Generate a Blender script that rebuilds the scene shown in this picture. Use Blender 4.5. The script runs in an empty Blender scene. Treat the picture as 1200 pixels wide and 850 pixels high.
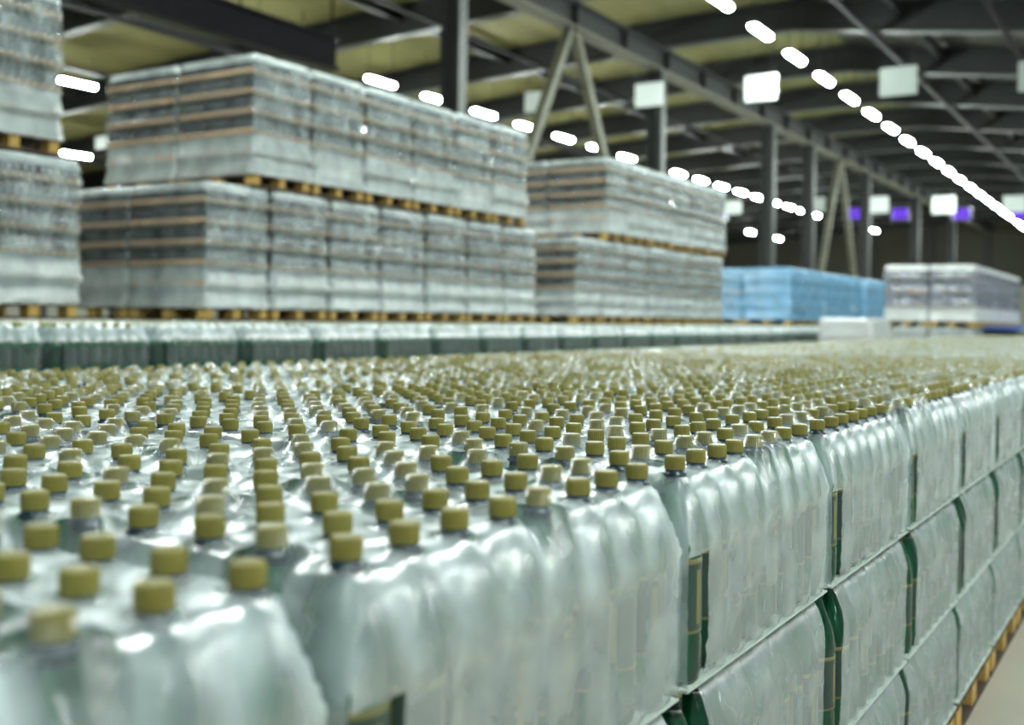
import bpy, math, random
import numpy as np
from mathutils import Matrix, Vector

random.seed(7)
rng = np.random.default_rng(11)
scn = bpy.context.scene
COL = scn.collection
R = math.radians

# ------------------------------------------------------------------ camera
YAW, ROLL, FPX, EYE = R(31.54), R(0.75), 1287.0, 1.20
cam_data = bpy.data.cameras.new('camera')
cam_data.sensor_width = 36.0
cam_data.lens = FPX * 36.0 / 1200.0
cam_data.shift_y = -50.0 / 1200.0
cam_data.clip_start, cam_data.clip_end = 0.05, 300
cam_data.dof.use_dof = True
cam_data.dof.focus_distance = 1.85
cam_data.dof.aperture_fstop = 2.9
cam = bpy.data.objects.new('camera', cam_data)
COL.objects.link(cam)
cam.matrix_world = Matrix.Translation((0, 0, EYE)) @ Matrix.Rotation(YAW, 4, 'Z') @ Matrix.Rotation(R(90), 4, 'X') @ Matrix.Rotation(ROLL, 4, 'Z')
scn.camera = cam

# ------------------------------------------------------------------ world, light, exposure
world = bpy.data.worlds.new('world'); scn.world = world
world.use_nodes = True
bg = world.node_tree.nodes['Background']
bg.inputs[0].default_value = (0.82, 0.95, 0.93, 1)
bg.inputs[1].default_value = 0.17
LAMP_STRENGTH = 112.0
scn.view_settings.view_transform = 'Standard'
scn.view_settings.look = 'None'
scn.view_settings.exposure = 1.36
scn.view_settings.gamma = 1.0
scn.view_settings.use_curve_mapping = False
cy = scn.cycles
cy.use_denoising = True
cy.max_bounces = 10
cy.diffuse_bounces = 3
cy.glossy_bounces = 3
cy.transmission_bounces = 3
cy.transparent_max_bounces = 14
cy.sample_clamp_indirect = 6
cy.caustics_reflective = False
cy.caustics_refractive = False

CS, SN = math.cos(YAW), math.sin(YAW)
def project(x, y, z):
    """frame pixel and depth of a point (used only to choose which bottles show largest)"""
    xc = x * CS + y * SN; zc = -x * SN + y * CS
    if zc < 0.05: return (1e6, 1e6, zc)
    return (600 + FPX * xc / zc, 375 - FPX * (z - EYE) / zc, zc)

# ------------------------------------------------------------------ materials
def new_mat(name):
    m = bpy.data.materials.new(name); m.use_nodes = True
    nt = m.node_tree; nt.nodes.clear()
    out = nt.nodes.new('ShaderNodeOutputMaterial')
    return m, nt, out
def N(nt, t, **kw):
    n = nt.nodes.new(t)
    for k, v in kw.items():
        if k in n.inputs: n.inputs[k].default_value = v
        else: setattr(n, k, v)
    return n
def noise_col(nt, c1, c2, scale, detail=4, coord='Object', stretch=(1, 1, 1), lo=.35, hi=.65):
    tc = N(nt, 'ShaderNodeTexCoord'); mp = N(nt, 'ShaderNodeMapping'); mp.inputs['Scale'].default_value = stretch
    nz = N(nt, 'ShaderNodeTexNoise', Scale=scale, Detail=detail)
    rp = N(nt, 'ShaderNodeValToRGB')
    rp.color_ramp.elements[0].position = lo; rp.color_ramp.elements[1].position = hi
    rp.color_ramp.elements[0].color = (*c1, 1); rp.color_ramp.elements[1].color = (*c2, 1)
    nt.links.new(tc.outputs[coord], mp.inputs[0]); nt.links.new(mp.outputs[0], nz.inputs['Vector'])
    nt.links.new(nz.outputs['Fac'], rp.inputs[0])
    return rp.outputs[0], nz.outputs['Fac']
def pbr(name, c1, c2=None, rough=.5, metal=0.0, scale=6, bump=0.0, spec=.5, stretch=(1, 1, 1), coord='Object'):
    m, nt, out = new_mat(name)
    b = N(nt, 'ShaderNodeBsdfPrincipled', Roughness=rough, Metallic=metal)
    b.inputs['Specular IOR Level'].default_value = spec
    col, fac = noise_col(nt, c1, c2 or tuple(.8 * v for v in c1), scale, stretch=stretch, coord=coord)
    nt.links.new(col, b.inputs['Base Color'])
    if bump:
        bp = N(nt, 'ShaderNodeBump', Strength=bump, Distance=.01)
        nt.links.new(fac, bp.inputs['Height']); nt.links.new(bp.outputs[0], b.inputs['Normal'])
    nt.links.new(b.outputs[0], out.inputs[0])
    return m
def emit(name, col, strength):
    m, nt, out = new_mat(name)
    e = N(nt, 'ShaderNodeEmission'); e.inputs[0].default_value = (*col, 1); e.inputs[1].default_value = strength
    nt.links.new(e.outputs[0], out.inputs[0]); return m
def film(name, tint, milk_lo, milk_hi, rough=.14, gloss=.25, nscale=14, bump=.25, bscale=40, thru=(1, 1, 1), stretch=(1, 1, 1), fres=.45, thin=False):
    """thin polythene: partly clear, partly milky, with a sheen and fine creases"""
    m, nt, out = new_mat(name)
    L = nt.links
    tr = N(nt, 'ShaderNodeBsdfTransparent'); tr.inputs[0].default_value = (*thru, 1)
    df = N(nt, 'ShaderNodeBsdfDiffuse'); df.inputs[0].default_value = (*tint, 1)
    tl = N(nt, 'ShaderNodeBsdfTranslucent'); tl.inputs[0].default_value = (*tint, 1)
    gl = N(nt, 'ShaderNodeBsdfGlossy'); gl.inputs['Roughness'].default_value = rough; gl.inputs[0].default_value = (1, 1, 1, 1)
    milk = N(nt, 'ShaderNodeMixShader'); milk.inputs[0].default_value = .28
    L.new(df.outputs[0], milk.inputs[1]); L.new(tl.outputs[0], milk.inputs[2])
    tc = N(nt, 'ShaderNodeTexCoord'); mp = N(nt, 'ShaderNodeMapping'); mp.inputs['Scale'].default_value = stretch
    L.new(tc.outputs['Object'], mp.inputs[0])
    nz = N(nt, 'ShaderNodeTexNoise', Scale=nscale, Detail=3)
    L.new(mp.outputs[0], nz.inputs['Vector'])
    mr = N(nt, 'ShaderNodeMapRange'); mr.inputs[1].default_value = .32; mr.inputs[2].default_value = .68
    mr.inputs[3].default_value = milk_lo; mr.inputs[4].default_value = milk_hi
    L.new(nz.outputs['Fac'], mr.inputs[0])
    fac = mr.outputs[0]
    if thin:                                        # where the film is stretched thin over a cap or shoulder it is clearer
        at = N(nt, 'ShaderNodeAttribute'); at.attribute_name = 'thin'
        k = N(nt, 'ShaderNodeMath', operation='MULTIPLY_ADD'); k.inputs[1].default_value = -.9; k.inputs[2].default_value = 1
        L.new(at.outputs['Fac'], k.inputs[0])
        k2 = N(nt, 'ShaderNodeMath', operation='MULTIPLY'); L.new(k.outputs[0], k2.inputs[0]); L.new(fac, k2.inputs[1]); fac = k2.outputs[0]
    a = N(nt, 'ShaderNodeMixShader'); L.new(fac, a.inputs[0]); L.new(tr.outputs[0], a.inputs[1]); L.new(milk.outputs[0], a.inputs[2])
    nb = N(nt, 'ShaderNodeTexNoise', Scale=bscale, Detail=2, Distortion=1.2)
    L.new(mp.outputs[0], nb.inputs['Vector'])
    bp = N(nt, 'ShaderNodeBump', Strength=bump, Distance=.008)
    L.new(nb.outputs['Fac'], bp.inputs['Height'])
    for s in (gl, df): L.new(bp.outputs[0], s.inputs['Normal'])
    fr = N(nt, 'ShaderNodeFresnel'); fr.inputs['IOR'].default_value = 1.5; L.new(bp.outputs[0], fr.inputs['Normal'])
    mm = N(nt, 'ShaderNodeMath', operation='MULTIPLY_ADD'); mm.inputs[1].default_value = fres; mm.inputs[2].default_value = gloss * .25; mm.use_clamp = True
    L.new(fr.outputs[0], mm.inputs[0])
    gf = mm.outputs[0]
    if thin:
        k3 = N(nt, 'ShaderNodeMath', operation='MULTIPLY_ADD'); k3.inputs[1].default_value = -.62; k3.inputs[2].default_value = 1
        L.new(at.outputs['Fac'], k3.inputs[0])
        k4 = N(nt, 'ShaderNodeMath', operation='MULTIPLY'); L.new(k3.outputs[0], k4.inputs[0]); L.new(gf, k4.inputs[1]); gf = k4.outputs[0]
    b = N(nt, 'ShaderNodeMixShader'); L.new(gf, b.inputs[0]); L.new(a.outputs[0], b.inputs[1]); L.new(gl.outputs[0], b.inputs[2])
    L.new(b.outputs[0], out.inputs[0])
    return m
def green_bottle_mat():
    m, nt, out = new_mat('green_bottle_plastic'); L = nt.links
    tr = N(nt, 'ShaderNodeBsdfTransparent'); tr.inputs[0].default_value = (.16, .72, .46, 1)
    df = N(nt, 'ShaderNodeBsdfDiffuse'); df.inputs[0].default_value = (.012, .20, .10, 1)
    tl = N(nt, 'ShaderNodeBsdfTranslucent'); tl.inputs[0].default_value = (.03, .72, .36, 1)
    gl = N(nt, 'ShaderNodeBsdfGlossy'); gl.inputs['Roughness'].default_value = .08
    x = N(nt, 'ShaderNodeMixShader'); x.inputs[0].default_value = .6; L.new(df.outputs[0], x.inputs[1]); L.new(tl.outputs[0], x.inputs[2])
    a = N(nt, 'ShaderNodeMixShader'); a.inputs[0].default_value = .5; L.new(tr.outputs[0], a.inputs[1]); L.new(x.outputs[0], a.inputs[2])
    fr = N(nt, 'ShaderNodeFresnel'); fr.inputs['IOR'].default_value = 1.5
    b = N(nt, 'ShaderNodeMixShader'); L.new(fr.outputs[0], b.inputs[0]); L.new(a.outputs[0], b.inputs[1]); L.new(gl.outputs[0], b.inputs[2])
    L.new(b.outputs[0], out.inputs[0]); return m

M = {}
M['cap'] = pbr('olive_cap', (.255, .225, .042), (.205, .18, .032), rough=.38, scale=30)
M['bottle'] = green_bottle_mat()
M['neck'] = pbr('dark_neck_band', (.012, .03, .05), (.02, .05, .06), rough=.25)
M['label'] = pbr('dark_label', (.022, .05, .045), (.03, .07, .05), rough=.35)
M['gold'] = pbr('gold_print', (.20, .19, .07), (.16, .15, .05), rough=.35)
M['top_film'] = film('shrink_film', (.84, .96, 1.0), .46, .94, rough=.27, gloss=.08, nscale=11, bump=.05, bscale=20, fres=.27, thin=True)
M['pack_film'] = film('stretch_film_clear', (.78, .86, .86), .0, .10, rough=.07, gloss=.1, nscale=7, bump=1.0, bscale=26, stretch=(1, 1, .6))
M['side_film'] = film('stretch_film_doubled', (.74, .84, .83), .04, .38, rough=.08, gloss=.15, nscale=8, bump=1.0, bscale=24, stretch=(1, 1, .5))
M['milky_film'] = film('stretch_film_milky', (.72, .80, .79), .38, .68, rough=.2, gloss=.3, nscale=5, bump=.6, bscale=14, stretch=(1, 1, .6))
M['blue_film'] = film('stretch_film_blue', (.26, .60, .93), .6, .88, rough=.2, gloss=.4, nscale=4, bump=.5, bscale=10)
M['violet_film'] = film('stretch_film_grey', (.40, .44, .56), .35, .6, rough=.18, gloss=.3, nscale=4, bump=.6, bscale=12)
M['white_film'] = film('stretch_film_white', (.92, .95, .95), .85, .97, rough=.2, gloss=.3, nscale=4, bump=.5, bscale=10)
M['slate'] = pbr('slate_bottle', (.012, .02, .034), (.045, .07, .075), rough=.15, scale=9, spec=.8)
M['pale_cap'] = pbr('pale_cap', (.26, .32, .26), (.16, .22, .18), rough=.4)
M['card'] = pbr('tan_cardboard', (.50, .35, .22), (.42, .29, .18), rough=.85, scale=12)
M['sheet'] = pbr('pale_card_sheet', (.55, .62, .56), (.45, .52, .47), rough=.8, scale=9)
M['wood'] = pbr('pallet_wood', (.62, .40, .10), (.42, .25, .07), rough=.75, scale=7, stretch=(1, 1, 4), bump=.2)
M['dark_wood'] = pbr('pallet_wood_dark', (.075, .04, .018), (.045, .025, .012), rough=.8, scale=7)
M['concrete'] = pbr('concrete_floor', (.50, .46, .37), (.40, .37, .30), rough=.45, scale=1.4, bump=.05)
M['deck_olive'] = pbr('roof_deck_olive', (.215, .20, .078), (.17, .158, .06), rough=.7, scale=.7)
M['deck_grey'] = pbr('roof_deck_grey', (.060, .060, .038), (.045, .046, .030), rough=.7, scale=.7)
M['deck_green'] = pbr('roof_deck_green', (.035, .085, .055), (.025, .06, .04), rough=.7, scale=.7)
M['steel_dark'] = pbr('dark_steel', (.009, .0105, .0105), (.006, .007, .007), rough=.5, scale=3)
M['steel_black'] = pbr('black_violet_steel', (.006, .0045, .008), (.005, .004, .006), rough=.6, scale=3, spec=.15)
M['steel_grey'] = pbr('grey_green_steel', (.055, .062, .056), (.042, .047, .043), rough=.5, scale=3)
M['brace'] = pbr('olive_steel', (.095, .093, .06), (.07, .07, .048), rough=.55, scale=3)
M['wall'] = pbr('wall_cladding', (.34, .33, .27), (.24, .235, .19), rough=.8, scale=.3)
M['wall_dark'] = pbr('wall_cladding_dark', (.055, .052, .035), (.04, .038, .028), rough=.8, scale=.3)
M['sign'] = pbr('white_board', (.80, .86, .84), (.76, .82, .80), rough=.5, scale=2)
M['sign_grey'] = pbr('grey_board', (.38, .42, .39), (.34, .38, .35), rough=.5, scale=2)
M['blue_plastic'] = pbr('blue_plastic', (.08, .22, .75), (.07, .18, .62), rough=.4)
M['teal_film'] = film('stretch_film_teal', (.08, .42, .42), .7, .9, rough=.2, gloss=.3, nscale=4, bump=.4, bscale=10)
M['lamp'] = emit('tube_light', (.88, 1.0, .95), LAMP_STRENGTH)
M['violet'] = emit('violet_tube', (.17, .06, .80), .6)

# ------------------------------------------------------------------ mesh helpers
class MB:
    """collects shapes, then links them as ONE mesh object"""
    def __init__(s): s.v = []; s.f = []; s.m = []; s.n = 0
    def add(s, v, f, mi=0):
        v = np.asarray(v, float); s.v.append(v)
        for q in f: s.f.append(tuple(int(i) + s.n for i in q)); s.m.append(mi)
        s.n += len(v)
    def box(s, x0, x1, y0, y1, z0, z1, mi=0):
        v = [(x, y, z) for z in (z0, z1) for x, y in ((x0, y0), (x1, y0), (x1, y1), (x0, y1))]
        s.add(v, [(3, 2, 1, 0), (4, 5, 6, 7), (0, 1, 5, 4), (1, 2, 6, 5), (2, 3, 7, 6), (3, 0, 4, 7)], mi)
    def bar(s, a, b, w, h, mi=0):
        a, b = Vector(a), Vector(b); d = (b - a).normalized()
        up = Vector((0, 0, 1)) if abs(d.z) < .95 else Vector((1, 0, 0))
        r = d.cross(up).normalized(); u = r.cross(d)
        v = [tuple(p + r * (i * w / 2) + u * (j * h / 2)) for p in (a, b) for i, j in ((-1, -1), (1, -1), (1, 1), (-1, 1))]
        s.add(v, [(3, 2, 1, 0), (4, 5, 6, 7), (0, 1, 5, 4), (1, 2, 6, 5), (2, 3, 7, 6), (3, 0, 4, 7)], mi)
    def lathe(s, prof, n, c=(0, 0, 0), mi=0, cap_top=False, cap_bot=False, rib=0.0):
        """mi may be a list with one material per ring segment"""
        c = np.array(c); a = np.arange(n) * 2 * math.pi / n
        rr = 1 + rib * np.where(np.arange(n) % 2, 1, -1)
        vs = [np.stack([r * (rr if 0 < i < len(prof) - 1 else 1) * np.cos(a), r * (rr if 0 < i < len(prof) - 1 else 1) * np.sin(a), np.full(n, z)], 1) + c for i, (r, z) in enumerate(prof)]
        base = s.n; s.v.append(np.concatenate(vs)); s.n += n * len(prof)
        for i in range(len(prof) - 1):
            k = mi[i] if isinstance(mi, (list, tuple)) else mi
            for j in range(n):
                j2 = (j + 1) % n
                s.f.append((base + i * n + j, base + i * n + j2, base + (i + 1) * n + j2, base + (i + 1) * n + j)); s.m.append(k)
        k = mi[-1] if isinstance(mi, (list, tuple)) else mi
        if cap_top: s.f.append(tuple(base + (len(prof) - 1) * n + j for j in range(n))); s.m.append(k)
        if cap_bot: s.f.append(tuple(base + j for j in reversed(range(n)))); s.m.append(k)
    def mesh(s, name, mats, smooth=False):
        me = bpy.data.meshes.new(name)
        me.from_pydata(np.concatenate(s.v).tolist(), [], s.f)
        for m in (mats if isinstance(mats, (list, tuple)) else [mats]): me.materials.append(m)
        me.polygons.foreach_set('material_index', s.m)
        if smooth: me.polygons.foreach_set('use_smooth', [True] * len(s.f))
        me.update(); return me
def link(name, me, parent=None, loc=(0, 0, 0), rz=0.0):
    o = bpy.data.objects.new(name, me); COL.objects.link(o)
    o.location = loc; o.rotation_euler = (0, 0, rz)
    if parent: o.parent = parent
    return o
def tag(o, label=None, cat=None, group=None, kind=None):
    if label: o['label'] = label
    if cat: o['category'] = cat
    if group: o['group'] = group
    if kind: o['kind'] = kind
    return o
def copy_tree(o, parent=None):
    c = o.copy(); COL.objects.link(c); c.parent = parent
    for ch in kids.get(o.name, ()):  copy_tree(ch, c)
    return c
kids = {}
def tiled(base_v, base_f, base_m, pts, name, mats):
    """thousands of alike pieces joined in one mesh, all quads"""
    nv, nf = len(base_v), len(base_f); P = len(pts)
    V = (base_v[None] + pts[:, None, :]).reshape(-1, 3)
    F = (base_f[None] + (np.arange(P) * nv)[:, None, None]).reshape(-1, 4)
    me = bpy.data.meshes.new(name)
    me.vertices.add(len(V)); me.vertices.foreach_set('co', V.ravel())
    me.loops.add(F.size); me.loops.foreach_set('vertex_index', F.ravel())
    me.polygons.add(len(F)); me.polygons.foreach_set('loop_start', np.arange(len(F)) * 4)
    for m in mats: me.materials.append(m)
    me.polygons.foreach_set('material_index', np.tile(base_m, P))
    me.polygons.foreach_set('use_smooth', np.ones(len(F), bool))
    me.update(calc_edges=True); return me
ONES = ['', 'first', 'second', 'third', 'fourth', 'fifth', 'sixth', 'seventh', 'eighth', 'ninth', 'tenth', 'eleventh', 'twelfth', 'thirteenth',
        'fourteenth', 'fifteenth', 'sixteenth', 'seventeenth', 'eighteenth', 'nineteenth']
TENS = {2: 'twent', 3: 'thirt', 4: 'fort', 5: 'fift', 6: 'sixt'}
def ordinal(n):
    if n < 20: return ONES[n]
    t, u = divmod(n, 10)
    return TENS[t] + 'ieth' if u == 0 else TENS[t] + 'y-' + ONES[u]

# ------------------------------------------------------------------ the hall
Y0, Y1, XL, XR = -6.0, 66.0, -34.0, 15.0
def structure(name, mb, mats, parent=None, **kw):
    o = link(name, mb.mesh(name, mats, **kw), parent)
    if not parent: o['kind'] = 'structure'
    return o
mb = MB(); mb.box(XL, XR, Y0, Y1, -.2, 0); structure('floor', mb, M['concrete'])
# roof line: height above the eye of the beam soffits at each x
ROOF = [(XL, 4.30), (-26, 4.75), (-20, 5.12), (-14.9, 5.45), (-9.0, 5.70), (-6.6, 5.72), (-2.4, 5.16), (3.5, 4.4), (XR, 3.0)]
def soffit(x):
    for (a, ha), (b, hb) in zip(ROOF, ROOF[1:]):
        if a <= x <= b: return EYE + ha + (hb - ha) * (x - a) / (b - a)
    return EYE + 5
DECK = .62
BEAMS = [21.2 + 4.0 * k for k in range(-7, 12)]
ceil = link('ceiling', None); ceil['kind'] = 'structure'
for k, y in enumerate([Y0] + BEAMS):
    y2 = (BEAMS + [Y1])[k]
    for (a, ha), (b, hb) in zip(ROOF, ROOF[1:]):
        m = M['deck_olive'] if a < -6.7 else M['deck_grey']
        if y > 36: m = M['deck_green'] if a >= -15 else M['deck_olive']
        p = MB(); za, zb = EYE + ha + DECK, EYE + hb + DECK; e = .012
        n = max(2, int((b - a) / 1.1))            # pressed ribs of the roof sheets
        V = []; 
        for i in range(n * 2 + 1):
            x = a + e + (b - a - 2 * e) * i / (2 * n); z = za + (zb - za) * (x - a) / (b - a) + (.05 if i % 2 else 0)
            V += [(x, y + e, z), (x, y2 - e, z), (x, y + e, z + .06), (x, y2 - e, z + .06)]
        F = []
        for i in range(n * 2):
            j = 4 * i
            F += [(j, j + 1, j + 5, j + 4), (j + 2, j + 6, j + 7, j + 3)]
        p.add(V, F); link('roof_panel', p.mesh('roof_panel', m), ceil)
for y in BEAMS:                                   # rafters: dark web, bottom flange painted paler to look lit
    p = MB()
    for (a, ha), (b, hb) in zip(ROOF, ROOF[1:]):
        za, zb = EYE + ha, EYE + hb
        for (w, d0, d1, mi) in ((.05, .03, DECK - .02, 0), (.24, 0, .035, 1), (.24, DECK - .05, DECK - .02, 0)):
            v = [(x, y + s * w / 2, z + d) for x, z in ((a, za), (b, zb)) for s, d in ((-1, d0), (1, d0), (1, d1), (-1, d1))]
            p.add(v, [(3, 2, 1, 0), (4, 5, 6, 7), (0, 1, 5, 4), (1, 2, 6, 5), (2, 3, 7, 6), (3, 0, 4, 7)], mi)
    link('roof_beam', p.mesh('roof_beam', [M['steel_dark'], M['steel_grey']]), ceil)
for x in (-30, -23, -17.4, -13.2, -4.6, 0.4, 6, 11):    # purlins running down the hall
    p = MB(); z = soffit(x) + .30; p.box(x - .05, x + .05, Y0, Y1, z, z + .22)
    link('purlin', p.mesh('purlin', M['steel_dark']), ceil)

# walls with separate cladding sheets and posts
def wall(name, axis, at, a, b, z1, thick=.15):
    root = link(name, None); root['kind'] = 'structure'
    n = int(abs(b - a) / 3.0); st = (b - a) / n
    for i in range(n):
        u0, u1 = a + i * st + .02, a + (i + 1) * st - .02
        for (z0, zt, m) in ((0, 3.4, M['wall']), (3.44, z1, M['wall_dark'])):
            p = MB()
            if axis == 'y': p.box(u0, u1, at, at + thick, z0, zt)
            else: p.box(at - thick, at, u0, u1, z0, zt)
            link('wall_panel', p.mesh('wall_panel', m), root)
        p = MB()
        if axis == 'y': p.box(u0 - .15, u0 + .11, at - .2, at - .002, 0, z1)
        else: p.box(at + .002, at + .2, u0 - .15, u0 + .11, 0, z1)
        link('wall_post', p.mesh('wall_post', M['steel_dark']), root)
    return root
wall('wall_far', 'y', Y1 + .02, XL, XR, 7.6)
wall('wall_left', 'x', XL - .02, Y0, Y1, 6.4)

# long girder on its columns; light on the lower flange put into its colour
GX, GH = -9.3, EYE + 5.13
p = MB(); p.box(GX - .03, GX + .03, Y0, Y1, GH + .04, GH + .44, 0); p.box(GX - .16, GX + .16, Y0, Y1, GH, GH + .04, 1); p.box(GX - .16, GX + .16, Y0, Y1, GH + .44, GH + .48, 0)
for k in range(34): p.box(GX - .15, GX + .15, Y0 + 1 + 2 * k, Y0 + 1.03 + 2 * k, GH + .04, GH + .44, 0)
g = link('ceiling_girder', p.mesh('ceiling_girder', [M['steel_dark'], M['brace']])); tag(g, 'long dark steel girder with light painted on its lower flange carried by the columns', 'girder', kind='structure')
COLS = [5.6, 13.4, 20.7, 27.8, 31.4, 37.9, 46.0, 54.0]
for i, y in enumerate(COLS):
    c = link('column', None, None, (GX, y, 0)); c['kind'] = 'structure'
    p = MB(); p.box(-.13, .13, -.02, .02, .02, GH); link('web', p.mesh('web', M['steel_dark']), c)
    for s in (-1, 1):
        p = MB(); p.box(s * .15 - .02, s * .15 + .02, -.10, .10, .02, GH); link('flange', p.mesh('flange', M['steel_grey'] if s > 0 else M['steel_dark']), c)  # lit side painted in: grey flange towards +x, the other one dark
    p = MB(); p.box(-.25, .25, -.25, .25, 0, .02); link('base_plate', p.mesh('base_plate', M['steel_dark']), c)
for i, (ya, yb) in enumerate([(13.4, 20.7), (31.4, 37.9)]):
    ym = (ya + yb) / 2
    for (y, e) in ((ya + .2, 'near'), (yb - .2, 'far')):
        p = MB(); p.bar((GX, ym + (-.1 if y < ym else .1), GH - .02), (GX, y, .5), .15, .15)
        o = link('column_brace', p.mesh('column_brace', M['brace']))
        tag(o, f'{"olive" if i == 0 else "distant grey"} diagonal brace on the {e} side of the {"inverted V above second stack" if i == 0 else "far inverted V"}', 'brace')

# dark beam with cable tray, thin conduits under the roof
p = MB(); p.box(-13.62, -13.38, 3, 15.6, EYE + 4.57, EYE + 4.63, 0); p.box(-13.53, -13.47, 3, 15.6, EYE + 4.63, EYE + 5.10, 0); p.box(-13.62, -13.38, 3, 15.6, EYE + 5.10, EYE + 5.16, 0)
for y in np.arange(4, 15.6, 2.3): p.box(-13.515, -13.485, y, y + .03, EYE + 5.16, EYE + 5.9, 0)
tag(link('crane_rail', p.mesh('crane_rail', M['steel_black'])), 'heavy black rail hanging under the roof above the tall wrapped stack', 'rail')
for x, h, lab in ((-11.8, 5.4, 'thin dark conduit passing behind the signs left of the girder'), (-16.2, 5.22, 'thin dark conduit under the olive roof beside the black rail'),
                  (-19.2, 4.92, 'thin dark conduit between the far left wrapped stack and the roof'), (-2.7, 5.02, 'dark conduit crossing the top right corner of the roof'),
                  (-5.1, 5.42, 'thin dark conduit just right of the long lamp row')):
    p = MB(); p.box(x - .035, x + .035, 4, 64, EYE + h, EYE + h + .07)
    for y in BEAMS:
        if 4 < y < 64: p.box(x - .012, x + .012, y - .01, y + .01, EYE + h + .07, max(soffit(x) - .002, EYE + h + .08))
    tag(link('conduit', p.mesh('conduit', M['steel_black'])), lab, 'conduit')

# ------------------------------------------------------------------ tube lamps
def lamp_meshes():
    h = MB(); h.box(-.07, .07, -.44, .44, .045, .10)
    t = MB()
    # rounded luminous trough
    prof = [(-.062, .045), (-.06, .01), (-.04, -.02), (.04, -.02), (.06, .01), (.062, .045)]
    v = [(x, y, z) for y in (-.42, .42) for x, z in prof]; n = len(prof)
    t.add(v, [(i, i + 1, n + i + 1, n + i) for i in range(n - 1)] + [tuple(range(n)), tuple(reversed(range(n, 2 * n)))])
    w = MB(); w.box(-.006, .006, -.006, .006, 0, 1.0)
    return h.mesh('housing', M['steel_grey']), t.mesh('diffuser', M['lamp']), w.mesh('hanger', M['steel_dark'])
LH, LT, LW = lamp_meshes()
def lamp(x, y, h, label, group):
    r = link('tube_lamp', None, None, (x, y, EYE + h)); tag(r, label, 'lamp', group)
    link('housing', LH, r); link('diffuser', LT, r); 
    for e in (-.4, .4):
        w = link('hanger', LW, r, (0, e, .10)); w.scale.z = max(.1, soffit(x) + .3 - EYE - h - .1)
n = 0
for k in range(-8, 24):
    y = 16.1 + 1.93 * k; n += 1
    if k >= 0: lab = f'added unseen tube lamp, {ordinal(k + 1)} from the top in the long diagonal lamp row at right'
    else: lab = f'white tube lamp of the long diagonal row, {ordinal(-k)} beyond the upper frame edge'
    lamp(-6.2, y, 4.95 - .0145 * (y - 16), lab, 'lamps in the long diagonal row')
for k in range(-4, 20):
    y = 12.0 + 1.95 * k
    lab = f'added unseen tube lamp, {ordinal(k + 1)} in the row passing behind the wrapped stacks' if k >= 0 else f'white tube lamp behind the stacks, {ordinal(-k)} beyond the upper frame edge'
    lamp(-14.2, y, 4.85, lab, 'lamps in the row behind the stacks')
lamp(-14.2, 60.0, 5.0, 'lone small lamp spot low above the grey wrapped loads at right', 'lamps in the row behind the stacks')
for k in range(11):
    lamp(-19.7, 14.7 + 4.6 * k, 4.78, f'added unseen tube lamp, {ordinal(k + 1)} in the lower row farther left' , 'lamps in the low far row')
for k in range(3):
    lamp(-26.0, 11.4 + 8.0 * k, 4.35, f'added unseen tube lamp, {ordinal(k + 1)} in the lowest and farthest left row', 'lamps in the farthest left row')
for X in (1.8, 9.0):  # extra lamp rows out of view, added to light the aisle sides
    for k in range(12):
        lamp(X, -3 + 3.7 * k, 3.6, f'added unseen tube lamp, {ordinal(k + 1)} along the {"nearer" if X < 5 else "farther"} aisle to the right of the frame', 'unseen lamps added over the right aisles')

# hanging lane boards and violet insect lamps
def hung_box(name, x, y, h, w, hh, mat, label, cat, group, rim=None):
    r = link(name, None, None, (x, y, EYE + h)); tag(r, label, cat, group)
    p = MB(); p.box(-w / 2, w / 2, -.012, .012, -hh / 2, hh / 2); link('board', p.mesh('board', mat), r)
    p = MB()
    for s in (-1, 1):
        p.box(s * w / 2 - .012, s * w / 2 + .012, -.02, .02, -hh / 2, hh / 2)
        p.box(-w / 2, w / 2, -.02, .02, s * hh / 2 - .012, s * hh / 2 + .012)
    link('frame', p.mesh('frame', mat), r)
    for s in (-1, 1):
        p = MB(); p.box(s * w * .4 - .004, s * w * .4 + .004, -.004, .004, hh / 2, soffit(x) + .3 - EYE - h)
        link('wire', p.mesh('wire', M['steel_dark']), r)
def at_px(px, y):
    """x of the point at depth y along the hall that is seen in column px"""
    a = YAW - math.atan((px - 600) / FPX); return -y * math.tan(a)
for px, py, Y, w, m, lab in ((625, 119, 20.2, .52, 'sign_grey', 'grey hanging board beside the inverted V brace'),
        (757, 111, 20.2, .57, 'sign', 'bright white hanging board in front of the middle column'),
        (888, 103, 20.2, .60, 'sign', 'bright white hanging board above the big grey column'),
        (1049, 95, 20.2, .62, 'sign_grey', 'large pale grey board just right of the diagonal lamp row'),
        (1214, 88, 20.2, .62, 'sign_grey', 'pale board cut by the right picture edge under the roof'),
        (858, 243, 39, .60, 'sign_grey', 'small dim board beside the end of the second stack'),
        (954, 240, 39, .62, 'sign_grey', 'small grey board right of the big column, far away'),
        (1027, 240, 39, .68, 'sign', 'small white board far away left of the violet lamps'),
        (1104, 240, 39, .72, 'sign', 'small white board far away between two violet lamps'),
        (1187, 239, 39, .66, 'sign_grey', 'small grey board touching the far end of the lamp row'),
        (116, 167, 19.5, .40, 'sign', 'small white board between the two tallest stacks at left')):
    x = at_px(px, Y); zc = -x * SN + Y * CS
    h = (375 + .0131 * (px - 600) - py) * zc / FPX
    hung_box('lane_board', x, Y, h, w, w * .78, M[m], lab, 'board', 'hanging lane boards')
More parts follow.
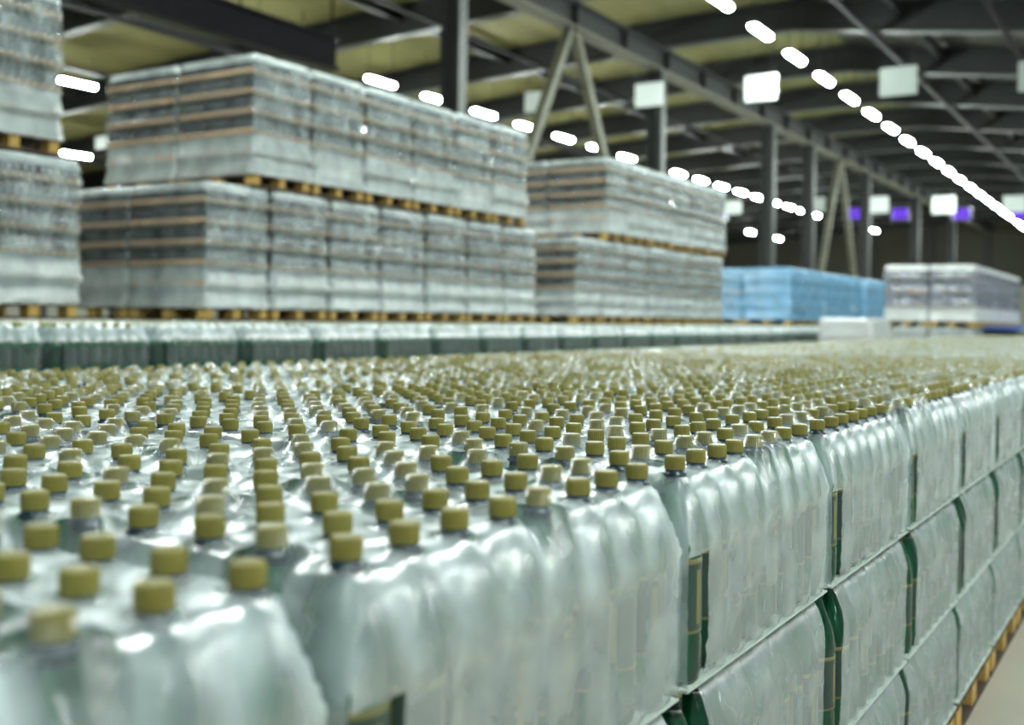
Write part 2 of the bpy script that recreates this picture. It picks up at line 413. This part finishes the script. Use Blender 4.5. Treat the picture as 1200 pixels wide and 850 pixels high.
for px, lab in ((842, 'violet insect lamp by the end of the second stack'), (997, 'dim violet insect lamp beside the far columns'), (1053, 'violet insect lamp right of a small white board'),
                (1125, 'violet insect lamp nearest the middle of the far wall'), (1196, 'violet insect lamp at the right picture edge')):
    Y = 42.0; x = at_px(px, Y); zc = -x * SN + Y * CS; h = (375 + .0131 * (px - 600) - 251) * zc / FPX
    r = link('insect_lamp', None, None, (x, Y, EYE + h)); tag(r, lab, 'lamp', 'violet insect lamps')
    p = MB(); p.box(-.32, .32, -.1, .1, .2, .25); p.box(-.32, .32, -.1, .1, -.25, -.2)
    for s in (-.31, .31): p.box(s - .01, s + .01, -.1, .1, -.2, .2)
    link('housing', p.mesh('housing', M['steel_dark']), r)
    for s in (-.22, -.08, .08, .22):
        p = MB(); p.lathe([(.05, -.2), (.05, .2)], 8, (s, 0, 0)); link('tube', p.mesh('tube', M['violet']), r)
    p = MB(); p.box(-.005, .005, -.005, .005, .25, soffit(x) + .3 - EYE - h); link('wire', p.mesh('wire', M['steel_dark']), r)

# ------------------------------------------------------------------ wooden pallets
def pallet_meshes(w, d, h):
    """w along x, d along y: three runners of blocks, deck boards, bottom boards"""
    th = .02; out = []
    blk = MB(); blk.box(-.055, .055, -.04, .04, th, h - th)
    top = MB(); top.box(-w / 2, w / 2, -.045, .045, h - th, h)
    bot = MB(); bot.box(-.055, .055, -d / 2, d / 2, 0, th)
    return blk.mesh('block', M['wood']), top.mesh('deck_board', M['dark_wood']), bot.mesh('bottom_board', M['dark_wood'])
PAL = {}
def add_pallet(root, w, d, h, full):
    key = (round(w, 3), round(d, 3), round(h, 3), full)
    if key not in PAL:
        if full: PAL[key] = pallet_meshes(w, d, h)
        else:
            p = MB(); th = .02
            for x in (-w / 2 + .06, 0, w / 2 - .06):
                p.box(x - .055, x + .055, -d / 2, d / 2, 0, th, 1)
                for y in (-d / 2 + .05, 0, d / 2 - .05): p.box(x - .06, x + .06, y - .05, y + .05, th, h - th, 0)
            for y in np.linspace(-d / 2 + .045, d / 2 - .045, 6): p.box(-w / 2, w / 2, y - .045, y + .045, h - th, h, 1)
            PAL[key] = p.mesh('pallet', [M['wood'], M['dark_wood']])
    if not full: link('pallet', PAL[key], root); return
    blk, top, bot = PAL[key]
    pr = link('pallet', None, root)
    for x in (-w / 2 + .06, 0, w / 2 - .06):
        link('bottom_board', bot, pr, (x, 0, 0))
        for y in (-d / 2 + .05, 0, d / 2 - .05): link('block', blk, pr, (x, y, 0))
    for y in np.linspace(-d / 2 + .045, d / 2 - .045, 6): link('deck_board', top, pr, (0, y, 0))

# ------------------------------------------------------------------ tall wrapped pallet loads
def ring_layer(w, d, h, r, mats, name, n=8):
    """the outer ring of bottles of one layer plus their caps"""
    prof = [(r * .9, 0), (r, .01), (r, h * .55), (r * .8, h * .70), (r * .34, h * .86), (r * .34, h * .88), (r * .42, h * .88), (r * .42, h), (.001, h)]
    mi = [0, 0, 0, 0, 0, 1, 1, 1]
    p = MB(); nx, ny = int(w / (2 * r)), int(d / (2 * r))
    sx, sy = w / nx, d / ny
    for i in range(nx):
        for j in range(ny):
            if i in (0, nx - 1) or j in (0, ny - 1):
                p.lathe(prof, n, (-w / 2 + sx * (i + .5), -d / 2 + sy * (j + .5), 0), mi=mi)
    return p.mesh(name, mats, smooth=True)
def wrap_mesh(w, d, z0, nl, lh, mats, seed, milky=2, amp=.012):
    """stretch film pulled round the layers: scalloped at every tray, creased, closed on top; top layers clear"""
    r = np.random.default_rng(seed)
    segs = []
    rc = .03
    nx, ny = max(8, int(w / .05)), max(8, int(d / .05))
    per = []
    for i in range(nx): per.append((-w / 2 + w * i / nx, -d / 2, 0, -1))
    for i in range(ny): per.append((w / 2, -d / 2 + d * i / ny, 1, 0))
    for i in range(nx): per.append((w / 2 - w * i / nx, d / 2, 0, 1))
    for i in range(ny): per.append((-w / 2, d / 2 - d * i / ny, -1, 0))
    per = np.array(per); P = len(per)
    zs = []; 
    for L in range(nl):
        for q, o in ((0, .013), (.2, .015), (.32, .007), (.62, .004), (.86, -.002)):
            zs.append((z0 + lh * (L + q), o, L))
    zs.append((z0 + lh * nl - .006, -.006, nl - 1)); zs.append((z0 + lh * nl + .004, -.03, nl - 1))
    V = []
    drift = np.cumsum(r.normal(0, .0015, P)); drift -= np.linspace(0, drift[-1], P)
    for (z, o, L) in zs:
        jit = r.normal(0, amp * .3, P) + drift + .006 * math.sin(L * 2.1 + seed)
        off = o + jit
        corner = (np.abs(per[:, 0]) > w / 2 - .02) & (np.abs(per[:, 1]) > d / 2 - .02)
        off = np.where(corner, off - .006, off)
        sc = np.stack([np.sign(per[:, 0]) * (np.abs(per[:, 0]) > w / 2 - 1e-4) , np.sign(per[:, 1]) * (np.abs(per[:, 1]) > d / 2 - 1e-4)], 1)
        xy = per[:, :2] + sc * off[:, None]
        V.append(np.column_stack([xy, np.full(P, z) + r.normal(0, .002, P)]))
    m = MB(); F = []; mi = []
    for k in range(len(zs) - 1):
        for j in range(P):
            F.append((k * P + j, k * P + (j + 1) % P, (k + 1) * P + (j + 1) % P, (k + 1) * P + j))
            mi.append(1 if zs[k][2] < milky or k >= len(zs) - 4 else (2 if abs(per[j][0]) > w / 2 - 1e-4 and abs(per[(j + 1) % P][0]) > w / 2 - 1e-4 else 0))
    m.add(np.concatenate(V), F); m.m = mi
    top = len(zs) - 1
    m.f.append(tuple(top * P + j for j in range(P))); m.m.append(1)
    me = m.mesh('stretch_film', mats, smooth=True)
    return me
CACHE = {}
def load_kind(kind):
    """(pallet height, layers, layer height, bottle radius, film pair, width x, depth y)"""
    return {'clear': (.12, 6, .18, .033, ('pack_film', 'milky_film'), .98, .742, 2),
            'closed': (.12, 6, .18, .033, ('pack_film', 'milky_film'), .98, .742, 2),
            'blue': (.12, 4, .262, .043, ('blue_film', 'blue_film'), .98, .765, 4),
            'grey': (.12, 4, .262, .043, ('violet_film', 'white_film'), .78, .765, 1),
            'white': (.12, 4, .295, .043, ('white_film', 'white_film'), .8, 1.2, 4),
            'teal': (.12, 4, .30, .043, ('teal_film', 'teal_film'), 1.2, 1.2, 4),
            'under': (.12, 4, .255, .043, ('milky_film', 'milky_film'), .78, .765, 4)}[kind]
def pallet_load(kind, x, y, z, label, group, full=True, seed=0):
    ph, nl, lh, br, fm, w, d, milky = load_kind(kind)
    r = link('pallet_load', None, None, (x, y, z)); tag(r, label, 'pallet load', group)
    add_pallet(r, w, d, ph, full)
    sd = seed % 3
    key = (kind, sd)
    if key not in CACHE:
        tr = MB(); tr.box(-w / 2 + .018, w / 2 - .018, -d / 2 - .004, d / 2 + .004, 0, .006)
        for s in (-1, 1):
            tr.box(-w / 2 + .018, w / 2 - .018, s * (d / 2 + .004) - .004, s * (d / 2 + .004) + .004, 0, .046)
            tr.box(s * (w / 2 - .02) - .004, s * (w / 2 - .02) + .004, -d / 2, d / 2, 0, .034)
        CACHE[key] = (ring_layer(w - .02, d - .01, lh - .008, br, [M['slate'], M['pale_cap']], 'bottle_layer'),
                      tr.mesh('card_tray', M['card']), wrap_mesh(w, d, ph - .01, nl, lh, [M[fm[0]], M[fm[1]], M['side_film'] if fm[0] == 'pack_film' else M[fm[0]]], 31 + sd, milky))
    bl, tray, wr = CACHE[key]
    for L in range(nl):
        o = link('bottle_layer', bl, r, (0, 0, ph + L * lh + .006)); o['kind'] = 'stuff'
        link('card_tray', tray, r, (0, 0, ph + L * lh))
    link('stretch_film', wr, r)
    return r

XF = -7.1                                          # front face of the stacks
ZT = 1.158                                         # they stand on the floor tier
def stack_row(kind, y0, cnt, tier, name, group, end=True, back=0.03, seed=0, pitch=.80, full=True, xf=XF, ztier=None):
    z = ztier if ztier is not None else ZT + tier * 1.206
    ph, nl, lh, br, fm, w, d, milky = load_kind(kind)
    for k in range(cnt):
        pos = 'nearest end' if k == 0 else ('far end' if k == cnt - 1 else ordinal(k + 1) + ' along')
        pallet_load(kind, xf - w / 2, y0 + pitch * (k + .5), z, f'{name}, {pos}', group, full=full and k < 8, seed=seed + k)
    if end:
        pallet_load(kind, xf - w * 1.5 - back, y0 + pitch * .5, z, f'{name}, behind the nearest end', group, full=full, seed=seed + 1)
gD, gA, gB = 'film-wrapped loads of the far left stack', 'film-wrapped loads of the large middle stack', 'film-wrapped loads of the second stack'
stack_row('clear', 5.36 - 3.2, 4, 0, 'wrapped bottle load in lower tier of far left stack', gD, end=False)
stack_row('clear', 5.19 - 3.2, 4, 1, 'wrapped bottle load in upper tier of far left stack', gD, end=False, seed=1)
stack_row('clear', 6.56, 7, 0, 'wrapped bottle load in lower tier of large middle stack', gA, seed=2)
stack_row('clear', 7.10, 6, 1, 'wrapped bottle load in upper tier of large middle stack', gA, seed=1)
stack_row('clear', 13.2, 7, 0, 'wrapped bottle load in lower tier of second stack', gB, seed=0, full=True)
stack_row('clear', 14.1, 6, 1, 'wrapped bottle load in upper tier of second stack', gB, seed=2)
stack_row('blue', 21.6, 7, 0, 'blue-wrapped load beyond the second stack', 'blue-wrapped loads', seed=0, full=False, xf=-6.75)
stack_row('blue', 27.7, 5, 0, 'blue-wrapped load behind the pale pillar of film', 'blue-wrapped loads', end=False, seed=0, full=False, xf=-6.75)
stack_row('under', 21.5, 8, 0, 'milky-wrapped floor load under the grey loads', 'floor loads under the grey loads', seed=0, full=False, xf=-3.3, ztier=0, end=True)
stack_row('grey', 21.5, 8, 0, 'grey-wrapped load with white bands at right', 'grey-wrapped loads at right', seed=0, full=False, xf=-3.3, ztier=1.165)
pallet_load('white', -4.45, 17.6, 0, 'low white-wrapped load between blue and grey loads', 'white-wrapped load', full=False)
for i, x in enumerate((-9.4, -10.8)):
    pallet_load('teal', x - .2, 50.0, 0, f'distant teal-wrapped load, {"nearer" if i == 0 else "farther"} one behind the blue loads', 'distant teal loads', full=False)
    pallet_load('teal', x - .2, 50.0, 1.33, f'distant teal-wrapped load on top of the {"nearer" if i == 0 else "farther"} teal one', 'distant teal loads', full=False)
p = MB(); p.box(-3.28, -2.6, 22.5, 30, 1.14, 1.19)
for k in range(10): p.box(-3.28, -2.6, 22.6 + .74 * k, 22.7 + .74 * k, 1.19, 1.20)
tag(link('slip_sheet', p.mesh('slip_sheet', M['blue_plastic'])), 'blue plastic sheet sticking out beneath the grey loads at right', 'sheet')

# ------------------------------------------------------------------ green bottles
BH, BR, CR = .300, .0385, .0138
BODY = [(.026, 0), (.036, .004), (BR, .018), (BR, .060), (BR - .0012, .066), (BR - .0012, .170), (BR, .176), (BR, .186), (.0365, .200), (.032, .217), (.0255, .234), (.0190, .250), (.0145, .263), (.0128, .272), (.0128, .280)]
CAPP = [(CR * .93, BH - .0185), (CR, BH - .018), (CR, BH - .0025), (CR * .93, BH), (.0001, BH)]
def bottle_parts():
    b = MB(); b.lathe(BODY, 28, cap_bot=True)
    me_b = b.mesh('bottle', M['bottle'], smooth=True)
    c = MB(); c.lathe([(CR * .93, BH - .0185), (CR, BH - .0175), (CR, BH - .0035), (CR * .95, BH - .001), (CR * .86, BH), (.0001, BH)], 56, rib=.022)
    me_c = c.mesh('cap', M['cap'])
    k = MB(); k.lathe([(.0131, BH - .036), (.0136, BH - .034), (.0136, BH - .0265), (.0165, BH - .0255), (.0165, BH - .0235), (.0133, BH - .0225), (.0133, BH - .018)], 24)
    me_n = k.mesh('neck_ring', M['neck'], smooth=True)
    l = MB()
    l.lathe([(BR - .0006, .068), (BR - .0002, .0685), (BR - .0002, .072)], 28, mi=1)
    l.lathe([(BR - .0002, .072), (BR - .0002, .160)], 28, mi=0)
    l.lathe([(BR - .0002, .160), (BR - .0002, .166), (BR - .0008, .1665)], 28, mi=1)
    for k2 in range(0, 28, 7):                     # gold print: upright bars of the label design
        a0, a1 = 2 * math.pi * k2 / 28, 2 * math.pi * (k2 + 1.1) / 28
        rr = BR + .0002
        l.add([(rr * math.cos(a), rr * math.sin(a), z) for z in (.08, .152) for a in (a0, a1)], [(0, 1, 3, 2)], 1)
    me_l = l.mesh('label_band', [M['label'], M['gold']], smooth=True)
    return me_b, me_c, me_n, me_l
MB_B, MB_C, MB_N, MB_L = bottle_parts()
PX = .081                                           # bottle pitch
NB = 8                                              # bottles along each side of a block
NV = 6
# six block layouts shared by the blocks: small shifts and which caps the film covers
LAY = []
for v in range(NV):
    g = [(-(i + .5) * PX, (j + .5) * PX) for i in range(NB) for j in range(NB)]
    g = np.array(g) + rng.normal(0, .0022, (NB * NB, 2)).clip(-.0035, .0035)
    u = rng.random(NB * NB)
    LAY.append((g, u))
W = NB * PX
# section of the film past the outermost caps: outward distance, drop
EDGE_S = np.array([0, .016, .028, .045, .060, .080, .105, .14, .18, .225, .27, .30])
EDGE_D = np.array([0, .013, .022, .0325, .0395, .0445, .0455, .0465, .0465, .0465, .044, .040])
EDGE_Z = np.array([0, .004, .014, .034, .056, .078, .105, .14, .18, .225, .272, .297])
def film_mesh(v, step, clear_side, layers, seed):
    g, u = LAY[v]; cov = u < (.36 if step < .008 else (.5 if step < .012 else .82)); r = np.random.default_rng(100 + seed)
    n = max(4, int(round((W - PX) / step)))
    inner = np.linspace(PX / 2, W - PX / 2, n + 1)      # between the centres of the outer caps
    es = np.linspace(0, .30, max(6, int(.30 / max(step, .012))) + 1)[1:]
    def axis(lo, hi):
        s, ofs = [], []
        if lo:
            for e in es[::-1]: s.append(PX / 2 - np.interp(e, EDGE_S, EDGE_D)); ofs.append(np.interp(e, EDGE_S, EDGE_Z))
        for u in inner: s.append(u); ofs.append(0.0)
        if hi:
            for e in es: s.append(W - PX / 2 + np.interp(e, EDGE_S, EDGE_D)); ofs.append(np.interp(e, EDGE_S, EDGE_Z))
        return np.array(s), np.array(ofs)
    ax, ox = axis(True, True)                       # x runs from 0 (front, +x side) backwards
    ay, oy = axis(True, True)
    Xg, Yg = np.meshgrid(-ax, ay, indexing='ij'); OX, OY = np.meshgrid(ox, oy, indexing='ij')
    pts = np.stack([Xg.ravel(), Yg.ravel()], 1)
    D = np.sqrt(((pts[:, None] - g[None]) ** 2).sum(2))
    peak = np.where(cov, BH + .0012, BH - .0235)
    jump = .9 + .5 * r.random(len(g))
    hgt = peak[None] - np.where(cov, .038, .024)[None] * jump[None] * (1 - np.exp(-np.maximum(D - CR * 1.05, 0) / .026)) 
    # stretched ridges between neighbouring caps: soft maximum
    K = 210.0
    H = np.log(np.exp(K * (hgt - BH)).sum(1)) / K + BH
    H = np.minimum(H, BH + .002)
    # the film is cut between packs of four by two: a fold sinks there
    fx = np.abs(((-pts[:, 0]) / (PX * 4) + .5) % 1 - .5) * PX * 4
    fy = np.abs((pts[:, 1] / (PX * 4) + .5) % 1 - .5) * PX * 4
    H -= .020 * np.exp(-(fx / .012) ** 2) + .016 * np.exp(-(fy / .012) ** 2)
    # folds and small creases
    ph = r.random(6) * 6.28
    cre = .0014 * np.sin(pts[:, 0] * 95 + 5 * np.sin(pts[:, 1] * 21 + ph[0]) + ph[1]) + .0010 * np.sin(pts[:, 1] * 130 + 6 * np.sin(pts[:, 0] * 30 + ph[2]) + ph[3])
    near = np.exp(-np.maximum(D.min(1) - CR * 1.1, 0) / .012)
    H += cre * (1 - near)
    H = H.reshape(Xg.shape)
    thin = np.where(cov[D.argmin(1)], 1.05, .75) * np.exp(-(np.maximum(D.min(1) - CR * 1.0, 0) / np.where(cov[D.argmin(1)], .036, .014)) ** 2)
    thin = thin.reshape(Xg.shape); 
    E = np.maximum(OX, OY)
    H = np.where(E > 0, np.minimum(H, BH + .002) - E * np.clip(E / .02, 0, 1), H)
    nick = np.where(OX >= OY, 1 + np.cos(2 * np.pi * Yg / PX), 1 + np.cos(2 * np.pi * Xg / PX)) * .5
    H = np.where(E > .008, np.maximum(H, BH - .019 - E - .020 * nick * np.clip((.11 - E) / .04, 0, 1)), H)
    thin = np.where(E > .01, np.maximum(thin, (.30 + .35 * (1 - nick)) * np.clip(E / .04, 0, 1)), thin)
    thin = np.maximum(thin, .60 * np.clip((E - .07) / .06, 0, 1))
    # sides hug the bottles slightly
    scal = .0035 * np.cos(2 * np.pi * Yg / PX); deep = np.clip((OX - .08) / .05, 0, 1)
    Xg = Xg - np.where(OX > 0, np.sign(Xg + W / 2), 0) * deep * (scal + .0035)
    scal = .0035 * np.cos(2 * np.pi * -Xg / PX); deep = np.clip((OY - .08) / .05, 0, 1)
    Yg = Yg - np.where(OY > 0, np.sign(Yg - W / 2), 0) * deep * .001
    wr = r.normal(0, .0007, Xg.shape) * (E > .08)
    Xg = Xg + wr
    H = np.maximum(H, .0025)
    nx, ny = Xg.shape
    V = np.stack([Xg.ravel(), Yg.ravel(), H.ravel()], 1)
    idx = np.arange(nx * ny).reshape(nx, ny)
    F = np.stack([idx[:-1, :-1], idx[1:, :-1], idx[1:, 1:], idx[:-1, 1:]], -1)
    # leave out the corner squares where both edges hang down, and sides nobody sees
    a = (ox[:-1, None] > .06) & (oy[None, :-1] > .06) & (ox[1:, None] > .06) & (oy[None, 1:] > .06)
    back = (np.arange(nx - 1) > nx - 1 - len(es) * .8)[:, None] & np.ones((1, ny - 1), bool)
    # bullseye opening at the near end of the front side: the shrink sleeve is open there
    Yc = (Yg[:-1, :-1] + Yg[1:, 1:]) / 2; Xc = (Xg[:-1, :-1] + Xg[1:, 1:]) / 2
    front = (np.arange(nx - 1) < len(es) * .62)[:, None]
    hole = front & (Yc < .075) 
    keep = ~(a | back | hole)
    F = F[keep]
    m = bpy.data.meshes.new('shrink_film')
    used = np.unique(F); remap = -np.ones(len(V), int); remap[used] = np.arange(len(used))
    V = V[used]; F = remap[F]; thin = thin.ravel()[used]
    if step > .008: thin = np.where(V[:, 2] > BH - .06, thin * (.8 if step < .012 else .12), thin * .9)
    if clear_side: thin = np.where(V[:, 2] > BH - .10, thin * .2, .97)
    if layers:                                      # sleeves round the front of the lower layers
        allV, allF = [V], [F]; base = len(V)
        ys = np.linspace(.005, W - .005, int(W / max(step, .010)) + 1)
        prof_e = np.linspace(.0, .30, 16)
        for L in (1, 2):
            r2 = np.random.default_rng(seed * 7 + L)
            dx = np.interp(prof_e, EDGE_S, EDGE_D); dz = np.interp(prof_e, EDGE_S, EDGE_Z)
            YY, DX = np.meshgrid(ys, dx, indexing='ij'); _, DZ = np.meshgrid(ys, dz, indexing='ij')
            XX = -PX / 2 + DX - (.0035 + .0035 * np.cos(2 * np.pi * YY / PX)) * np.clip((DZ - .05) / .1, 0, 1) + r2.normal(0, .0007, YY.shape)
            ZZ = BH - .004 - DZ - L * (BH + .004)
            ZZ = np.maximum(ZZ, -L * (BH + .004) + .0005)
            vi = np.arange(YY.size).reshape(YY.shape) + base
            f = np.stack([vi[:-1, :-1], vi[1:, :-1], vi[1:, 1:], vi[:-1, 1:]], -1)
            k2 = (YY[:-1, :-1] > .075) | (L == 2)
            f = f[k2]
            allV.append(np.stack([XX.ravel(), YY.ravel(), ZZ.ravel()], 1)); allF.append(f.reshape(-1, 4)); base += YY.size
        V = np.concatenate(allV); F = np.concatenate(allF)
    m.vertices.add(len(V)); m.vertices.foreach_set('co', V.ravel())
    m.loops.add(F.size); m.loops.foreach_set('vertex_index', F.ravel())
    m.polygons.add(len(F)); m.polygons.foreach_set('loop_start', np.arange(len(F)) * 4)
    m.polygons.foreach_set('use_smooth', np.ones(len(F), bool))
    m.materials.append(M['top_film'])
    m.polygons.foreach_set('material_index', np.zeros(len(F), np.int32))
    m.update(calc_edges=True)
    at = m.attributes.new('thin', 'FLOAT', 'POINT'); tv = np.full(len(V), .62, np.float32); tv[:len(thin)] = thin; at.data.foreach_set('value', tv)
    return m
FILM = {}
def get_film(v, lod, front, fid=0):
    k = (v, lod, front, fid)
    if k not in FILM: FILM[k] = film_mesh(v, {0: .0065, 1: .010, 2: .0165}[lod], fid == 1, front, v)
    return FILM[k]
sh = MB(); sh.box(-W - .002, .002, -.002, W + .002, -.0035, -.0005); SHEET = sh.mesh('slip_sheet', M['sheet'])
bottles = []                                        # (x, y, z, field, column, block, i, j, layer)
joined = []
def add_bottles(ox, oy, zbase, fid, c, b, v, lim=None):
    if fid == 1 and c >= 3: return
    for q, (gx, gy) in enumerate(LAY[v][0]):
        i, j = divmod(q, NB)
        bottles.append((ox + gx, oy + gy, zbase, fid, c, b, i, j, 0))
        if c == 0 and i < 2:
            for L in (1, 2): bottles.append((ox + gx, oy + gy, zbase - L * (BH + .004), fid, c, b, i, j, L))
y_limits = None
def field(name, x0, ncol, y_start, period, nper, zbase, colgap, fid, where):
    """zbase: floor of the top layer"""
    for c in range(ncol):
        for b in range(nper):
            ox, oy = x0 - c * (W + colgap), y_start + b * period
            v = (c * 5 + b * 7 + fid * 3 + (b // 3)) % NV
            zc = project(ox - W / 2, oy + W / 2, zbase)[2]
            lod = 0 if zc < 2.9 else (1 if zc < 6.5 else 2)
            if zc < -1.2: continue
            if (fid == 1 and c >= 3) or (fid == 0 and b >= 32):
                joined.append((ox, oy, zbase, v, c)); add_bottles(ox, oy, zbase, fid, c, b, v, y_limits); continue
            r = link('bottle_block', None, None, (ox, oy, zbase))
            lab = f'film-wrapped block of green bottles, {ordinal(b + 1)} along the {ordinal(c + 1)} row of the {where}'
            tag(r, lab, 'wrapped bottles', f'wrapped blocks of the {where}')
            link('shrink_film', get_film(v, lod, c == 0, fid), r)
            link('slip_sheet', SHEET, r)
            if c == 0 or zc < 3:
                for L in (1, 2): link('slip_sheet', SHEET, r, (0, 0, -L * (BH + .004)))
            ph = zbase - 2 * (BH + .004) - .0035
            pr = link('pallet_stand', None, r, (-W / 2, W / 2, -zbase))
            if c == 0 and fid == 0 and zc < 6:
                pr.name = 'pallet_base'; add_pallet(pr, W, W, ph, True) if False else None
                bpy.data.objects.remove(pr)
                h = link('pallet', None, r, (-W / 2, W / 2, -zbase))
                blk, top, bot = PAL.setdefault(('f', fid), pallet_meshes(W, W, ph))
                for x in (-W / 2 + .06, 0, W / 2 - .06):
                    link('bottom_board', bot, h, (x, 0, 0))
                    for y in (-W / 2 + .05, 0, W / 2 - .05): link('block', blk, h, (x, y, 0))
                for y in np.linspace(-W / 2 + .045, W / 2 - .045, 6): link('deck_board', top, h, (0, y, 0))
            else:
                bpy.data.objects.remove(pr)
                h = bpy.data.objects.new('holder', None); COL.objects.link(h)
                add_pallet(h, W, W, ph, False)
                ch = h.children[0] if h.children else None
                if ch is None:
                    ch = [o for o in COL.objects if o.parent == h][0]
                ch.parent = r; ch.location = (-W / 2, W / 2, -zbase)
                bpy.data.objects.remove(h)
            add_bottles(ox, oy, zbase, fid, c, b, v, y_limits)
ZN = 1.02 - BH
field('near', -.5485, 4, (.66 - 2 * .68), .68, 46, ZN, .028, 0, 'near bottle field')
field('rear', -5.25, 5, 2.35, .715, 42, 1.15 - BH, .03, 1, 'rear bottle field')

for name, sel, lab in (('far_shrink_film', lambda t: t[0] > -5, 'pale film over the farthest bottles at the far end of the near field'),
                       ('hidden_shrink_film', lambda t: t[0] < -5, 'pale film over the bottles on which the tall stacks stand')):
    Vs, Fs, n0 = [], [], 0
    for ox, oy, zb, v, c in filter(sel, joined):
        me = get_film(v, 2, c == 0)
        a = np.zeros(len(me.vertices) * 3); me.vertices.foreach_get('co', a); f = np.zeros(len(me.polygons) * 4, int); me.loops.foreach_get('vertex_index', f)
        Vs.append(a.reshape(-1, 3) + (ox, oy, zb)); Fs.append(f.reshape(-1, 4) + n0); n0 += len(Vs[-1])
        bx = np.array([(x, y, z) for z in (0.0, zb - .003) for x, y in ((ox - W, oy), (ox, oy), (ox, oy + W), (ox - W, oy + W))])
        if not c == 0 or name != 'far_shrink_film': bx[[0, 1, 4, 5], 1] += .01
        if c == 0 and name == 'far_shrink_film': bx[:, 0] -= np.array([0, .1, .1, 0] * 2)
        Vs.append(bx); Fs.append(np.array([(4, 5, 6, 7), (0, 1, 5, 4), (1, 2, 6, 5), (2, 3, 7, 6), (3, 0, 4, 7)]) + n0); n0 += 8
    V = np.concatenate(Vs); F = np.concatenate(Fs)
    m = bpy.data.meshes.new(name)
    m.vertices.add(len(V)); m.vertices.foreach_set('co', V.ravel()); m.loops.add(F.size); m.loops.foreach_set('vertex_index', F.ravel())
    m.polygons.add(len(F)); m.polygons.foreach_set('loop_start', np.arange(len(F)) * 4); m.polygons.foreach_set('use_smooth', np.ones(len(F), bool))
    m.materials.append(M['top_film']); m.update(calc_edges=True)
    tag(link(name, m), lab, 'film', kind='stuff')

# ---- the 300 bottles that show largest are bottles of their own, the rest are joined
def score(t):
    x, y, z, fid, c, b, i, j, L = t
    if fid == 1 or L == 2: return 1e9
    px, py, zc = project(x, y, z + BH)
    if L == 1 and i > 0: return 1e9
    if L == 1: py = project(x, y, z + BH * .6)[1]
    if zc < .3 or px < -12 or px > 1212 or py > 862: return 1e9
    return zc + (.25 if L == 1 else 0)
order = sorted(range(len(bottles)), key=lambda k: score(bottles[k]))
single = [k for k in order[:300] if score(bottles[k]) < 1e8]
for k in single:
    x, y, z, fid, c, b, i, j, L = bottles[k]
    o = link('bottle', MB_B, None, (x, y, z), (k * 1.7) % 6.28)
    lay = 'upper layer' if L == 0 else 'layer below the top'
    tag(o, f'green bottle, olive cap, {ordinal(j + 1)} along row {ordinal(i + 1)} of block {ordinal(b + 1)}, '
           + (f'column {ordinal(c + 1)}' if L == 0 else 'second layer down'), 'bottle', 'green water bottles with olive caps')
    link('cap', MB_C, o); link('neck_ring', MB_N, o); link('label_band', MB_L, o)
rest = [bottles[k] for k in range(len(bottles)) if k not in set(single)]
def lod_arrays(prof, mi, n):
    m = MB(); m.lathe(prof, n, mi=mi)
    return np.concatenate(m.v), np.array(m.f), np.array(m.m)
mid = lod_arrays([(.036, .002), (BR, .018), (BR, .068), (BR, .072), (BR, .160), (BR, .166), (BR, .186), (.032, .217), (.0190, .250), (.0130, .265), (.0136, BH - .036), (.0136, BH - .019), (CR, BH - .018), (CR, BH - .002), (CR * .9, BH), (.0002, BH)],
                 [0, 0, 3, 2, 3, 0, 0, 0, 0, 4, 4, 1, 1, 1, 1], 14)
far = lod_arrays([(BR, .12), (BR, .186), (.0190, .250), (.0136, BH - .030), (.0136, BH - .019), (CR, BH - .018), (CR, BH), (.0002, BH)], [0, 0, 0, 4, 1, 1, 1], 7)
side = lod_arrays([(BR, .004), (BR, .068), (BR, .166), (BR, .186), (.0190, .250), (.0136, BH - .019), (CR, BH - .018), (CR, BH), (.0002, BH)], [0, 2, 0, 0, 0, 1, 1, 1], 8)
mats = [M['bottle'], M['cap'], M['label'], M['gold'], M['neck']]
A = {'mid': [], 'far': [], 'side': [], 'rear': []}
for t in rest:
    x, y, z, fid, c, b, i, j, L = t
    zc = project(x, y, z)[2]
    if fid == 1:
        if x > XF - .1 or not (2 < y < 32): A['rear'].append((x, y, z)) if L < 2 else None
    elif L > 0 or (c == 0 and i == 0 and zc >= 4.5): A['side'].append((x, y, z)) if zc >= 3 else A['mid'].append((x, y, z))
    elif zc < 4.5: A['mid'].append((x, y, z))
    else: A['far'].append((x, y, z))
for key, arr, base, lab in (('mid', A['mid'], mid, 'green bottles with olive caps packed in the nearer half of the field'),
                            ('far', A['far'], far, 'green bottles with olive caps packed far down the near field'),
                            ('side', A['side'], side, 'green bottles showing faintly through the film on the aisle side'),
                            ('rear', A['rear'], side, 'green bottles packed in the rear field below the stacks')):
    me = tiled(base[0], base[1], base[2], np.array(arr), 'packed_bottles', mats)
    tag(link('packed_bottles', me), lab, 'bottles', kind='stuff')
print('bottles', len(bottles), {k: len(v) for k, v in A.items()}, 'objects', len(COL.objects))
